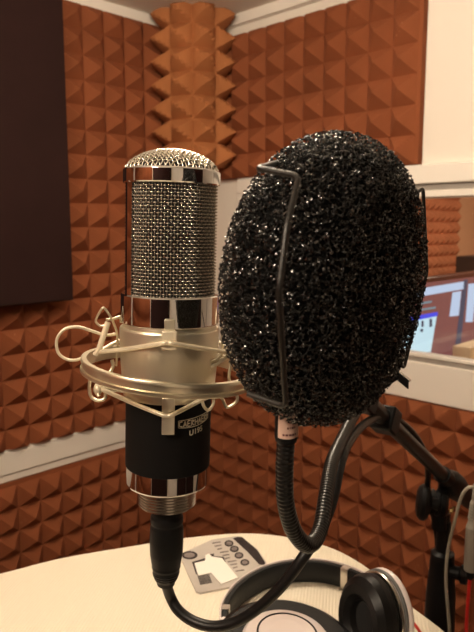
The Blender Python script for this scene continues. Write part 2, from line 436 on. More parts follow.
for q in ((422, 321, 2, 6), (430, 319, 2.4, 8), (421, 329, 2.4, 3)):
    scr2('icon', E_DARK, (q[0], q[1]+q[3]), (q[0], q[1]), (q[0]+q[2], q[1]-.3), (q[0]+q[2], q[1]+q[3]-.3))
scr('side_strip', E_DARK, (455, 352), (464, 280), (468, 279.5), (460, 352))
scr('wallpaper_strip', E_PALE, (466, 322), (469, 284), (477, 283), (473, 322))
# loudspeaker and a pale box further along the desk
sp0 = onplane(456, 256, V((0, -.03, 0)), V((0, 1, 0)))
sk = thing('loudspeaker', 'dark boxy loudspeaker in the next room above the monitor', 'loudspeaker', (sp0.x+.1, -.14, .85))
obj('cabinet', MB().box((sp0.x, -.25, .97), (sp0.x+.2, -.03, sp0.z)), M_SPK, sk, bevel=.004)
obj('stand', MB().box((sp0.x+.06, -.18, 0), (sp0.x+.14, -.10, .97)), M_SPK, sk)
bxp = onplane(471, 348, V((0, -.80, 0)), V((0, 1, 0)))
bb = MB().box((bxp.x, -.80, .851), (bxp.x+.22, -.745, bxp.z))
tag(obj('storage_box', bb, mat('tan_box', (.70, .55, .36), .6), bevel=.002, origin=(bxp.x+.1, -.77, .851)), 'low tan box in front of the monitor beyond the glass', 'box')

# ------------------------------------------------------------ ceiling lamps (the room's own)
def ceiling_lamp(c, label):
    t = thing('ceiling_light', label, 'lamp', (c[0], c[1], ZC), 'globe lights on the booth ceiling')
    fr = lambda az, tt, r: V((c[0]+math.cos(az)*r, c[1]+math.sin(az)*r, ZC-tt))
    obj('ceiling_rose', MB().lathe([(0, 0), (.05, 0), (.05, .010), (.035, .018), (.035, ZC-c[2]-.07)], fr, 32), M_TRIM, t, smooth=True)
    obj('globe_shade', MB().ball(c, .082, 32, 20), mat('lit_globe', (.8, .7, .6), .5, emis=((1, .83, .63), 12)), t, smooth=True)
ceiling_lamp(LAMP_A, 'round white globe light between table and room corner')
ceiling_lamp(LAMP_B, 'round white globe light left of and behind the camera')

# ------------------------------------------------------------ table with ribbed cream cloth
edge = [(-.264, .652), (-.2065, .684), (-.1295, .712), (-.0586, .734), (.0164, .7446), (.078, .7292), (.1228, .70), (.1581, .6457),
        (.177, .5935), (.1995, .5471), (.225, .47), (.232, .40), (.21, .33), (.15, .285), (.02, .265), (-.15, .265), (-.33, .28), (-.45, .32), (-.50, .40), (-.46, .51), (-.37, .60)]
out = spline([V((a, b_, 0)) for a, b_ in edge], 6, True)
cen = V((-.13, .46, 0))
tb = thing('table', 'cream topped table with a rounded edge in the room corner', 'table', W(-.13, .40, 0))
def ringed(offs, zs):
    vs = []; n = len(out)
    for o_, z in zip(offs, zs):
        for q in out:
            d = (q-cen); L = d.length; q2 = cen + d*((L+o_)/L); vs.append(W(q2.x, q2.y, z))
    fs = [(k*n+i, k*n+(i+1) % n, (k+1)*n+(i+1) % n, (k+1)*n+i) for k in range(len(offs)-1) for i in range(n)]
    return MB().add(vs, fs+[tuple(range(n-1, -1, -1)), tuple(range((len(offs)-1)*n, len(offs)*n))])
obj('tabletop', ringed([-.012, -.006, -.006, -.012], [TZ-.03, TZ-.028, TZ-.008, TZ-.0045]), M_DESK, tb)
for a, b_ in ((-.36, .49), (-.32, .33), (.10, .33), (.06, .60)):
    obj('leg', MB().tube([W(a, b_, 0), W(a, b_, TZ-.03)], .02, 16), M_BLKMET, tb, smooth=True)
cl = ringed([-.008, -.0035, -.0035, -.001, .001, .001, -.001, -.004], [TZ-.0028, TZ-.006, TZ-.034, TZ-.035, TZ-.03, TZ-.006, TZ-.0015, TZ])
tag(obj('tablecloth', cl, M_CLOTH, smooth=True, origin=W(-.13, .40, TZ-.035)), 'cream ribbed cloth covering the table top', 'tablecloth')

# ------------------------------------------------------------ microphone
A0 = P(172, 178, .380); ah = (A0-CAM).dot(HF)
rb = ray(167.3, 490); B0 = CAM + rb*(ah/rb.dot(HF))
AX = (A0-B0).normalized(); AL = (A0-B0).length
tc_ = (V((CAM.x, CAM.y, A0.z))-A0); tc_ = (tc_-AX*tc_.dot(AX)).normalized()       # toward the camera
E1 = tc_; E2 = -AX.cross(E1)
if E2.dot(HR) < 0: E2 = -E2
def MF(az, t, r): return A0 - AX*t + (E1*math.cos(az) + E2*math.sin(az))*r          # t = distance below A0
def t_at(py):
    lo, hi = -.08, .30
    for _ in range(40):
        m_ = (lo+hi)/2; q = A0-AX*m_-CAM; y = 316-F_PX*q.dot(CU)/q.dot(FW)
        if y < py: lo = m_
        else: hi = m_
    return lo
mic = thing('studio_microphone', 'chrome and black studio microphone with woven dome grille', 'microphone', MF(0, t_at(500), 0))
tb0, tb1 = t_at(170.5), t_at(185); tg1 = t_at(293); tc1 = t_at(322); ts0, ts1 = t_at(326), t_at(393); tk1 = t_at(463); th1 = t_at(481); tt1 = t_at(503)
# head bands and posts
obj('top_band', MB().lathe([(.0272, tb0-.0004), (.0288, tb0), (.0294, tb0+.0008), (.0294, tb1-.0006), (.0288, tb1), (.0272, tb1)], MF, 96), M_CHROME, mic, smooth=True)
obj('chrome_collar', MB().lathe([(.0270, tg1-.0002), (.0298, tg1), (.0305, tg1+.0008), (.0305, tc1-.0006), (.0300, tc1), (.024, tc1)], MF, 96), M_CHROME, mic, smooth=True)
for a in (-62, 118):
    a = math.radians(a); wd = math.radians(8.5)
    vs = []; n = 8
    for rr in (.0262, .0287):
        for t in (tb1-.001, tg1+.001):
            for i in range(n+1): vs.append(MF(a-wd+2*wd*i/n, t, rr))
    m1 = n+1; fs = []
    for i in range(n):
        fs += [(2*m1+i, 2*m1+i+1, 3*m1+i+1, 3*m1+i), (i, m1+i, m1+i+1, i+1)]
    fs += [(0, 2*m1, 3*m1, m1), (n, m1+n, 3*m1+n, 2*m1+n)]
    obj('side_post', MB().add(vs, fs), M_CHROME, mic, smooth=True)
# woven grille
RG = .0272; NW = 88; H = tg1-tb1; NH = int(round(H/(2*PI*RG/NW))); wr_ = .00040; amp = .00055
g = MB()
for i in range(NW):
    az = 2*PI*i/NW
    g.tube([MF(az, tb1 + H*(k/2)/NH, RG - .0006 + (.0003*(-1)**(i+k//2) if k % 2 == 0 else 0)) for k in range(2*NH+1)], .00034, 5, caps=False)
for j in range(NH+1):
    g.tube([MF(2*PI*(k/4)/NW, tb1 + H*j/NH, RG - .0004 - .00085*math.cos(PI*(k/4+j))) for k in range(4*NW)], .00052, 6, closed=True)
obj('grille', g, M_WIRE, mic, smooth=True, auto=False)
# woven dome
RD = .0278; HD = .0122; pit = .00205
def dz(x, y): return HD*max(0, 1-(x*x+y*y)/(RD*RD))**.62
def DP(x, y, o_):
    h0 = dz(x, y); e = 1e-4
    nx = -(dz(x+e, y)-dz(x-e, y))/(2*e); ny = -(dz(x, y+e)-dz(x, y-e))/(2*e)
    nn = V((max(-3, min(3, nx)), max(-3, min(3, ny)), 1)).normalized()*o_
    ca, sa = math.cos(.6), math.sin(.6)
    X, Y = x+nn.x, y+nn.y; X, Y = X*ca-Y*sa, X*sa+Y*ca
    return A0 - AX*(tb0+.0003) + AX*(h0+nn.z) + E1*X + E2*Y
g = MB(); K = int(RD/pit)
for dirn in (0, 1):
    for i in range(-K, K+1):
        c0 = i*pit; L = math.sqrt(max(0, RD*RD-c0*c0)); n = int(L/(pit/2)); pts = []
        ks = [-L] + [k*pit/2 for k in range(-n, n+1)] + [L]
        for s_ in ks:
            k = s_/(pit/2); o_ = 0
            if abs(k-round(k)) < 1e-6 and round(k) % 2 == 0:
                o_ = amp*(-1)**(i+round(k)//2)*(1 if dirn == 0 else -1)
            pts.append(DP(c0, s_, o_) if dirn == 0 else DP(s_, c0, o_))
        if len(pts) > 2: g.tube(pts, wr_*1.08, 5, caps=False)
obj('dome_grille', g, M_DOME, mic, smooth=True, auto=False)
inn = [(RG-.0022, tg1), (RG-.0022, tb0)] + [((RD-.002)*math.cos(a), tb0-.0003-(HD-.0016)*math.sin(a)**1.24) for a in [PI/2*i/10 for i in range(11)]]
obj('inner_screen', MB().lathe(inn, MF, 48), M_INNER, mic, smooth=True)
# satin silver shell, black body, chrome foot, thread
obj('silver_shell', MB().lathe([(.024, ts0-.004), (.0285, ts0-.0035), (.0292, ts0-.002), (.0290, ts0), (.0306, ts0+.0002), (.0310, ts0+.001), (.0310, ts0+.012), (.0303, ts0+.022), (.0292, ts1-.006), (.0284, ts1), (.0278, ts1+.0002), (.0265, ts1)], MF, 96), M_SATIN, mic, smooth=True)
bd = obj('black_body', MB().lathe([(.0262, ts1-.001), (.0271, ts1), (.0271, tk1-.0005), (.0268, tk1), (.024, tk1)], MF, 96), M_BODY, mic, smooth=True)
obj('chrome_foot', MB().lathe([(.0255, tk1-.0002), (.0266, tk1), (.0266, th1-.0012), (.0263, th1-.0004), (.0258, th1), (.0180, th1), (.010, th1+.0005)], MF, 96), M_CHROME, mic, smooth=True)
pr = []; n = 8
for i in range(n):
    t = th1 + (tt1-th1)*i/n; d = (tt1-th1)/n
    pr += [(.0178, t), (.0187, t+d*.25), (.0187, t+d*.6), (.0178, t+d*.85)]
pr += [(.0178, tt1), (.0150, tt1+.0004), (.006, tt1+.0004)]
obj('threaded_collar', MB().lathe(pr, MF, 72), M_STEEL, mic, smooth=True)
# lettering bent round the body
def cyl_text(name, txt, az0, t0, size, r, slope, m, parent, shear=0):
    cu = bpy.data.curves.new('t', 'FONT'); cu.body = txt; cu.size = size; cu.align_x = 'CENTER'; cu.align_y = 'CENTER'
    cu.extrude = .00012; cu.offset = .00008; cu.space_character = 1.05
    o = bpy.data.objects.new('t', cu); COL.objects.link(o)
    dg = bpy.context.evaluated_depsgraph_get(); me = o.evaluated_get(dg).to_mesh()
    mb = MB().add([MF(az0 + v.co.x/r, t0 - v.co.y - v.co.x*slope, r + .0001 + v.co.z) for v in me.vertices], [tuple(p.vertices) for p in me.polygons])
    o.evaluated_get(dg).to_mesh_clear(); bpy.data.objects.remove(o)
    return obj(name, mb, m, parent)
lt = t_at(420.5)
cyl_text('model_lettering', 'U195', math.radians(39), lt, .0047, .02715, .14, M_PALEINK, bd)
# arched maker's badge: an outlined swash filled with tight letter strokes (unreadable in the photograph)
bt = t_at(410.0); ba0, ba1 = math.radians(13), math.radians(64)
def badge_edge(u, s):   # u 0..1 along, s -1 bottom, +1 top
    mid = .0004 - .0030*u*u + .0010*(u-.5)
    hw = .0021 + .0006*math.sin(PI*u)
    return bt + mid + .0012 - s*hw
bm = MB()
for s_ in (-1, 1):
    bm.tube([MF(ba0+(ba1-ba0)*i/20, badge_edge(i/20, s_), .0272) for i in range(21)], .00024, 6)
for u in (0, 1): bm.tube([MF(ba0+(ba1-ba0)*u, badge_edge(u, -1), .0272), MF(ba0+(ba1-ba0)*u, badge_edge(u, 1), .0272)], .00024, 6)
glyphs = ['C', 'A', 'E', 'R', 'H', 'A', 'E', 'R', 'H']
strokes = {'C': [(1,1,0,.8),(0,.8,0,-.8),(0,-.8,1,-1)], 'H': [(0,1,0,-1),(1,1,1,-1),(0,0,1,0)], 'A': [(0,-1,.5,1),(.5,1,1,-1),(.2,-.3,.8,-.3)],
           'R': [(0,1,0,-1),(0,1,1,.6),(1,.6,0,0),(0,0,1,-1)], 'T': [(0,1,1,1),(.5,1,.5,-1)], 'E': [(0,1,0,-1),(0,1,1,1),(0,0,.8,0),(0,-1,1,-1)]}
for gi, gch in enumerate(glyphs):
    for (x0, y0, x1, y1) in strokes[gch]:
        u0 = (gi+.2+x0*.7)/9; u1 = (gi+.2+x1*.7)/9
        bm.tube([MF(ba0+(ba1-ba0)*u0, badge_edge(u0, y0*.68), .02718), MF(ba0+(ba1-ba0)*u1, badge_edge(u1, y1*.68), .02718)], .00038, 5)
obj('maker_badge', bm, M_PALEINK, bd)

# ------------------------------------------------------------ shock mount
sm = thing('shock_mount', 'champagne ring shock mount with cream cords holding the microphone', 'shock mount', MF(0, t_at(368), 0))
tr = t_at(368.5); RR = .0548
ca_, sa_ = math.cos(math.radians(-4.6)), math.sin(math.radians(-4.6))
def RF(az, t, r):   # ring frame: tilted down to the right
    x = math.sin(az)*r; u = -t; x2 = x*ca_-u*sa_; u2 = x*sa_+u*ca_
    return A0 - AX*tr + AX*u2 + E2*x2 + E1*math.cos(az)*r
h2 = .0042
prof = [(RR-.0034, -h2), (RR-.0003, -h2), (RR, -h2+.0004), (RR, -.0020), (RR-.0013, -.0016), (RR-.0013, .0016), (RR, .0020), (RR, h2-.0004), (RR-.0003, h2), (RR-.0034, h2), (RR-.0034, -h2)]
obj('outer_ring', MB().lathe(prof, RF, 128), M_BOWL, sm, smooth=True)
def MP(px, py, az_like_r):   # point seen at px,py lying on a cylinder-ish shell: depth from the axis distance r toward the camera
    q = A0 - AX*t_at(py); base = (q-CAM).dot(FW)
    return P(px, py, base - az_like_r)
# tabs clamped on the shell: upper one and lower one, front and back
def tab(az, t0, t1, r, wd=.0072, th=.0022):
    a = wd/2/r; mb = MB(); vs = []
    for rr in (r, r+th):
        for t in (t0, t1):
            for k in range(5): vs.append(MF(az-a+2*a*k/4, t, rr))
    fs = []
    for k in range(4): fs += [(k, k+1, 6+k, 5+k), (10+k, 15+k, 16+k, 11+k), (k, 10+k, 11+k, k+1), (5+k, 6+k, 16+k, 15+k)]
    fs += [(0, 5, 15, 10), (4, 14, 19, 9)]
    return mb.add(vs, fs)
for az in (0, PI):
    obj('cord_tab', tab(az, t_at(312), t_at(326), .0310, .0058), M_SATIN, sm, bevel=.0004)
    obj('cord_tab', tab(az, t_at(322), t_at(339), .0312, .0078, .0050), M_CREAM, sm, bevel=.0006)
    obj('cord_tab', tab(az, t_at(385), t_at(419), .0292, .0072), M_SATIN, sm, bevel=.0004)
def mtube(name, pts, r, m=M_CREAM, sm_=sm, n=10, closed=False, sides=10, poly=False):
    q = pts if poly else spline(pts, n, closed)
    return obj(name, MB().tube(q, r, sides, closed), m, sm_, smooth=True)
f1, f2 = .0370, .0325
UL = MP(99, 352, .002); UR = MP(232, 353, .004)
mtube('suspension_cord', [UL, MP(128, 349, .024), MP(160, 344, f1), MP(168, 343, f1+.0005), MP(176, 344, f1), MP(205, 349, .024), UR], .0014, n=6)
LL = MP(98, 388, .004); LR = MP(231, 384, .004)
mtube('suspension_cord', [LL, MP(108, 392, .010), MP(135, 404, .025), MP(160, 414, .0335), MP(168, 416, .0345), MP(176, 413, .0335), MP(205, 398, .022), LR], .0014, n=6)
# the same two cords round the back
mtube('suspension_cord', [UL, MF(PI+.9, t_at(345), .036), MF(PI, t_at(343), .0372), MF(PI-.9, t_at(345), .036), UR], .0014, n=8)
mtube('suspension_cord', [LL, MF(PI+.9, t_at(400), .034), MF(PI, t_at(412), .0325), MF(PI-.9, t_at(400), .034), LR], .0014, n=8)
# left hook: upright bar, bent wire triangle, big bow loop, lower knot
b_ = MB().tube([MP(108, 322, .0), MP(104, 334, .0015), MP(99, 350, .003), MP(95, 355, .003)], lambda u: .0019, 8)
obj('hook_bar', b_, M_CREAM, sm, smooth=True)
mtube('wire_hook', [MP(107, 324, 0), MP(101, 326, 0), MP(96, 322, 0), MP(97, 317, 0), MP(102, 308.5, 0), MP(105, 309, 0), MP(110, 316, 0), MP(114, 324, -.002), MP(117, 334, -.004), MP(117.5, 350, -.006), MP(116, 366, -.006)], .00075, M_BOWL, n=8)
mtube('wire_hook', [MP(106, 320, 0), MP(113, 319, -.002), MP(120, 317, -.006), MP(121, 322, -.008)], .0010, M_BOWL, n=8)
mtube('wire_loop', [MP(117, 334, -.006), MP(105, 335, -.003), MP(92, 331, .0), MP(78, 327, .003), MP(65, 329, .004), MP(57, 339, .005), MP(58, 352, .005), MP(66, 359, .005), MP(76, 360, .004), MP(84, 357, .002)], .00095, M_CREAM, n=8)
mtube('wire_hook', [MP(94, 365, 0), MP(90, 380, .002), MP(90, 394, .003), MP(96, 400, .004), MP(104, 399, .004), MP(105, 392, .003), MP(98, 384, .002), MP(95, 390, .004), MP(99, 396, .006)], .0011, M_BOWL, n=8)
obj('cord_knot', MB().ball(MP(98.5, 389, .006), (.0030, .0026, .0034)), M_CREAM, sm, smooth=True)
mtube('wire_hook', [MP(112, 360, -.002), MP(113, 366, -.002), MP(110, 372, -.001), MP(106, 376, .001)], .0012, M_BOWL, n=6)
# right hooks
mtube('wire_loop', [MP(222, 352, .008), MP(216, 360, .012), MP(208, 363, .015), MP(203, 371, .017), MP(201, 388, .018), MP(203, 404, .018), MP(208, 410, .018), MP(213, 404, .017), MP(213, 396, .016), MP(211, 392, .016)], .0010, M_CREAM, n=8)
mtube('wire_hook', [MP(231, 352, .004), MP(225, 358, .008), MP(217, 363, .011), MP(210, 368, .014)], .0015, M_CREAM, n=6)
mtube('wire_hook', [MP(231, 362, .006), MP(229, 378, .008), MP(233, 388, .008), MP(237, 396, .008), MP(236, 402, .008), MP(227, 407, .008), MP(223, 400, .008), MP(221, 396, .009), MP(228, 393, .009), MP(235, 390, .006)], .0010, M_BOWL, n=8)
mtube('wire_hook', [MP(219, 304, 0), MP(221, 316, 0), MP(222, 340, .001), MP(222, 356, .002)], .0006, M_BOWL, n=6)
obj('cord_knot', MB().ball(MP(231, 352.5, .005), (.0026, .0024, .0034)), M_CREAM, sm, smooth=True)
obj('cord_knot', MB().ball(MP(229, 389, .008), (.0024, .0022, .0026)), M_CREAM, sm, smooth=True)

# ------------------------------------------------------------ boom stand
TIP = P(300, 337, .47); CL = P(449, 481, .80)
bdir = (CL-TIP).normalized(); END = CL + bdir*.14
st_xy = P(444, 525, .82)
bs = thing('boom_stand', 'black boom microphone stand rising behind the table edge', 'microphone stand', (st_xy.x, st_xy.y, 0))
obj('boom_arm', MB().tube([TIP, CL+bdir*.02], .0082, 16), M_BLKMET, bs, smooth=True)
obj('boom_sleeve', MB().tube([CL-bdir*.035, CL-bdir*.03, CL-bdir*.012, CL-bdir*.010], lambda u: .0108, 16), M_BLACK, bs, smooth=True)
# counterweight side housing, tapering block
bu = (UP - bdir*UP.dot(bdir)).normalized(); bv = bdir.cross(bu)
hb = MB(); sec = [(-.012, .010, .0095), (.0, .015, .013), (.035, .016, .013), (.09, .0115, .011), (.14, .009, .009)]
vs = []
for s_, a, c in sec:
    for k in range(12):
        an = 2*PI*k/12; ex = .6
        sx = math.copysign(abs(math.cos(an))**ex, math.cos(an)); sy = math.copysign(abs(math.sin(an))**ex, math.sin(an))
        vs.append(CL + bdir*s_ + bu*sx*a + bv*sy*c)
fs = [(i*12+k, i*12+(k+1) % 12, (i+1)*12+(k+1) % 12, (i+1)*12+k) for i in range(4) for k in range(12)] + [tuple(range(11, -1, -1)), tuple(range(48, 60))]
obj('boom_housing', hb.add(vs, fs), M_BLACK, bs, smooth=True)
# clutch discs and hand knob, axis roughly across the view
ka = (HR*.93 - HF*.30 - UP*.05).normalized(); kc = P(440, 503, .805)
def AF(c, a):
    p_ = a.orthogonal().normalized(); q_ = a.cross(p_)
    return lambda az, t, r: c + a*t + (p_*math.cos(az) + q_*math.sin(az))*r
obj('clutch', MB().lathe([(0, -.013), (.012, -.013), (.0165, -.012), (.0165, -.008), (.0148, -.0075), (.0148, -.0055), (.0172, -.005), (.0172, -.001), (.015, -.0005), (.015, .001), (.0172, .0015), (.0172, .007), (.013, .010), (0, .010)], AF(kc, ka), 40), M_BLACK, bs, smooth=True)
obj('wing_nut', MB().ball(P(451, 511, .775), (.003, .003, .003)).box((-.0012, -.001, -.005), (.0012, .001, .005), lambda p: P(452, 510, .774)+HR*p.x+HF*p.y+(UP*.8+HR*.5)*p.z), M_GOLD, bs)
kk = P(423.5, 502, .785)
obj('hand_knob', MB().lathe([(0, -.0095), (.012, -.009), (.019, -.0065), (.0225, -.002), (.0225, .0025), (.019, .006), (.010, .009), (.0075, .010), (.0075, .018)], AF(kk, ka), 40), M_BLACK, bs, smooth=True)
obj('clutch_arm', MB().tube([kc-UP*.008, kc-UP*.035], lambda u: .0095, 16).tube([kc+UP*.005, CL-UP*.002], .009, 12), M_BLACK, bs, smooth=True)
pz = lambda py: P(444, py, .82).z
obj('inner_pole', MB().tube([V((st_xy.x, st_xy.y, pz(512))), V((st_xy.x, st_xy.y, .3))], .0075, 20), M_BLKMET, bs, smooth=True)
obj('pole_sleeve', MB().lathe([(.0078, pz(520)), (.0092, pz(522)), (.0092, pz(553)), (.0078, pz(554))], lambda az, t, r: V((st_xy.x+math.cos(az)*r, st_xy.y+math.sin(az)*r, t)), 24), M_BLACK, bs, smooth=True)
obj('height_clamp', MB().lathe([(.0085, pz(552)), (.0150, pz(555)), (.0165, pz(575)), (.0190, pz(600)), (.0200, pz(640)), (.0200, pz(660)), (.011, pz(668))], lambda az, t, r: V((st_xy.x+math.cos(az)*r, st_xy.y+math.sin(az)*r, t)), 24), M_BLACK, bs, smooth=True)
kp = P(461, 574, .81)
obj('side_knob', MB().lathe([(0, -.014), (.008, -.014), (.0085, -.002), (.0120, 0), (.0120, .007), (.008, .009), (0, .009)], AF(kp, (HR-HF*.5).normalized()), 20), M_BLACK, bs, smooth=True)
obj('outer_pole', MB().tube([V((st_xy.x, st_xy.y, pz(650))), V((st_xy.x, st_xy.y, .12))], .0125, 20), M_BLKMET, bs, smooth=True)
for k in range(3):
    a = .6+2*PI*k/3; d = V((math.cos(a), math.sin(a), 0))
    base = V((st_xy.x, st_xy.y, .16)); lg = obj('leg', MB().tube([base, V((st_xy.x, st_xy.y, .012))+d*.26], .008, 12), M_BLKMET, bs, smooth=True)
    obj('rubber_foot', MB().tube([V((st_xy.x, st_xy.y, .022))+d*.245, V((st_xy.x, st_xy.y, .009))+d*.275], .0095, 12), M_RUB, lg, smooth=True)
# cable clip on the arm and the mount's bracket to the arm tip
cc = P(383, 415, .62); ccp = TIP + bdir*((cc-TIP).dot(bdir))
obj('cable_clip', MB().box((-.0110, -.0125, -.0115), (.0110, .0125, .0115), lambda p: ccp+bdir*p.x+bu*p.y+bv*p.z), M_BLACK, bs, bevel=.002)
mtube('mounting_arm', [RF(math.radians(98), 0, RR-.001), RF(math.radians(98), 0, RR+.012), TIP-bdir*.03-HR*.0, TIP+bdir*.012], .0052, M_BOWL, n=8, sides=14)
obj('arm_joint', MB().tube([TIP-bdir*.012, TIP+bdir*.022], .0088, 16), M_BLACK, sm, smooth=True)

# ------------------------------------------------------------ pop filter
PC = P(332, 282, .292)
yaw = math.radians(53); pit_ = math.radians(-4); roll = math.radians(10)
n0 = (-HF*math.cos(yaw) + HR*math.sin(yaw)); u0_ = (HR*math.cos(yaw) + HF*math.sin(yaw))
NN = (n0*math.cos(pit_) + UP*math.sin(pit_)); vv = (UP*math.cos(pit_) - n0*math.sin(pit_))
UU = u0_*math.cos(roll) - vv*math.sin(roll); VV = u0_*math.sin(roll) + vv*math.cos(roll)
pf = thing('pop_filter', 'round black open cell foam pop filter in a wire frame', 'pop filter', PC-VV*.066)
RF0, RE = .0360, .0320; RV = 1.0            # flat radius, edge radius, vertical stretch
def foam_pt(d, inset=0):
    """point on a rounded disc along unit direction d (u,v,w)"""
    lo, hi = 0, .12; re = RE-inset
    for _ in range(22):
        m_ = (lo+hi)/2; x, y, z = d[0]*m_, d[1]*m_/RV, d[2]*m_
        rho = math.hypot(x, y); q = math.hypot(max(0, rho-RF0), z) if rho > RF0 else abs(z)
        # gently domed faces
        q += .0035*min(1, rho/RF0)**2 if rho < RF0 else .0035*max(0, 1-(rho-RF0)/RE)
        if q < re: lo = m_
        else: hi = m_
    return lo
def PW(p): return PC + UU*p[0] + VV*p[1] + NN*p[2]
# core
vs = []; nu, nv = 64, 40
for j in range(nv+1):
    b_ = PI*j/nv
    for i in range(nu):
        a = 2*PI*i/nu; d = (math.cos(b_), math.sin(b_)*math.cos(a), math.sin(b_)*math.sin(a))
        r = foam_pt(d, .0042); vs.append(PW((d[0]*r, d[1]*r, d[2]*r)))
fs = [(j*nu+i, j*nu+(i+1) % nu, (j+1)*nu+(i+1) % nu, (j+1)*nu+i) for j in range(nv) for i in range(nu)]
obj('foam_core', MB().add(vs, fs), M_CORE, pf, smooth=True, auto=False)
# open cell strut network: jittered nodes in a shell, joined to near neighbours
NP = 34000
pts = []; rej = 0
while len(pts) < NP:
    d = np.random.normal(size=3); d /= np.linalg.norm(d)
    r = foam_pt(d)
    if random.random() > (r/.07)**2.2*1.0/max(.35, abs(d[2]) if r < .045 else .62): continue
    r -= random.random()**1.3*.0058
    pts.append((d[0]*r, d[1]*r, d[2]*r))
kd = kdtree.KDTree(len(pts))
for i, p_ in enumerate(pts): kd.insert(p_, i)
kd.balance()
cellj = {}
edges = set(); keep = []
alive = [True]*len(pts)
for i, p_ in enumerate(pts):                     # thin out nodes that sit too close together
    if not alive[i]: continue
    for (q, j, dd) in kd.find_range(p_, .00085):
        if j != i: alive[j] = False
for i, p_ in enumerate(pts):
    if not alive[i]: continue
    c_ = 0
    for (q, j, dd) in kd.find_n(p_, 9):
        if j == i or not alive[j]: continue
        edges.add((min(i, j), max(i, j))); c_ += 1
        if c_ >= 2: break
P3 = np.array([PW(p_)[:] for p_ in pts]) - np.array(parent_loc(pf))
E = np.array(sorted(edges)); A_ = P3[E[:, 0]]; B_ = P3[E[:, 1]]
T_ = B_-A_; L_ = np.linalg.norm(T_, axis=1, keepdims=True); T_ /= np.maximum(L_, 1e-9)
ref = np.where(np.abs(T_[:, 2:3]) > .9, np.array([[1., 0, 0]]), np.array([[0, 0, 1.]]))
N1 = np.cross(T_, ref); N1 /= np.linalg.norm(N1, axis=1, keepdims=True); N2 = np.cross(T_, N1)
r_ = np.random.uniform(.00016, .00030, size=(len(E), 1)); A_ = A_-T_*r_; B_ = B_+T_*r_
nf = 26000; wv_, wf_ = [], []; idx_ = [i for i in range(len(pts)) if alive[i]]
for i in idx_[:nf]:
    p_ = V(pts[i]); n_ = V((p_.x*.6, p_.y*.6, p_.z*1.6)).normalized()
    n_ = (n_ + V(np.random.normal(size=3))*.75).normalized(); a_ = n_.orthogonal().normalized(); c_ = n_.cross(a_)
    ra, rb_ = random.uniform(.0004, .0009), random.uniform(.0003, .00065); b0_ = len(wv_)
    for k in range(6):
        q_ = p_ + a_*math.cos(k*PI/3)*ra + c_*math.sin(k*PI/3)*rb_ + n_*(.00008)
        wv_.append(PW(q_))
    wv_.append(PW(p_+n_*.00022)); 
    for k in range(6): wf_.append((b0_+k, b0_+(k+1) % 6, b0_+6))
wm = MB(); wm.v = wv_; wm.f = wf_
M_CELL = mat('glossy_cell_window', (.004, .0037, .0034), .25, spec=1.0, coat=1.0)
obj('foam_cell_walls', wm, M_CELL, pf, smooth=True, auto=False)
vsn = np.stack([X + (N1*math.cos(2*PI*k/4) + N2*math.sin(2*PI*k/4))*r_*(1.0) for X in (A_, B_) for k in range(4)], axis=1).reshape(-1, 3)
ne = len(E); base = np.arange(ne)[:, None]*8
fq = np.array([[0,1,5,4],[1,2,6,5],[2,3,7,6],[3,0,4,7],[3,2,1,0],[4,5,6,7]])
faces = (base[:, None, :] + fq[None]).reshape(-1, 4)
me = bpy.data.meshes.new('foam_disc'); me.vertices.add(len(vsn)); me.vertices.foreach_set('co', vsn.astype(np.float32).ravel())
me.loops.add(faces.size); me.loops.foreach_set('vertex_index', faces.ravel().astype(np.int32))
me.polygons.add(len(faces)); me.polygons.foreach_set('loop_start', np.arange(0, faces.size, 4, dtype=np.int32))
me.polygons.foreach_set('use_smooth', np.ones(len(faces), dtype=bool))
me.update(calc_edges=True); me.validate(); me.materials.append(M_STRUT)
fo = bpy.data.objects.new('foam_disc', me); COL.objects.link(fo); fo.parent = pf
print('struts', ne)
# wire frame gripping the disc: two side brackets joined by a back frame
WF = .0185
def wp(px, py, wv): return onplane(px, py, PC+NN*wv, NN)
def uvw(p): q = p-PC; return q.dot(UU), q.dot(VV), q.dot(NN)
def at_u(px, py, u):       # point seen at px,py lying in the plane of in-plane coordinate u
    return onplane(px, py, PC+UU*u, UU)
LT = wp(299, 176, WF+.012); LB = wp(286, 407, WF+.012)
ul = uvw(LT)[0]
LTb = at_u(258, 168.5, ul); LBb = at_u(248, 394, uvw(LB)[0])
left = [LTb, LTb.lerp(LT, .5), LT, wp(287, 225, WF+.016), wp(279, 290, WF+.018), wp(282, 345, WF+.016), LB, LBb]
RT = wp(423, 188, -.004); RM = wp(427, 272, -.004); RB = wp(404, 368, -.004)
RTb = RT.lerp(PC-NN*.015, .35); RBb = RB.lerp(PC-NN*.015, .35)
def corner(path, rad=.003, k=5):
    out_ = [path[0]]
    for i in range(1, len(path)-1):
        a, b__, c = path[i-1], path[i], path[i+1]
        p1 = b__+(a-b__).normalized()*min(rad, (a-b__).length*.4); p2 = b__+(c-b__).normalized()*min(rad, (c-b__).length*.4)
        for t in range(k+1):
            t /= k; out_.append(p1*(1-t)**2 + b__*2*t*(1-t) + p2*t*t)
    return out_+[path[-1]]
blk = mat('black_wire', (.010, .009, .008), .38, spec=.5)
obj('wire_bracket', MB().tube(corner([P(288, 159, .296)] + left), .00105, 10), blk, pf, smooth=True)
obj('wire_bracket', MB().tube(corner([RTb, RT, RM, RB, RBb]), .00115, 10), blk, pf, smooth=True)
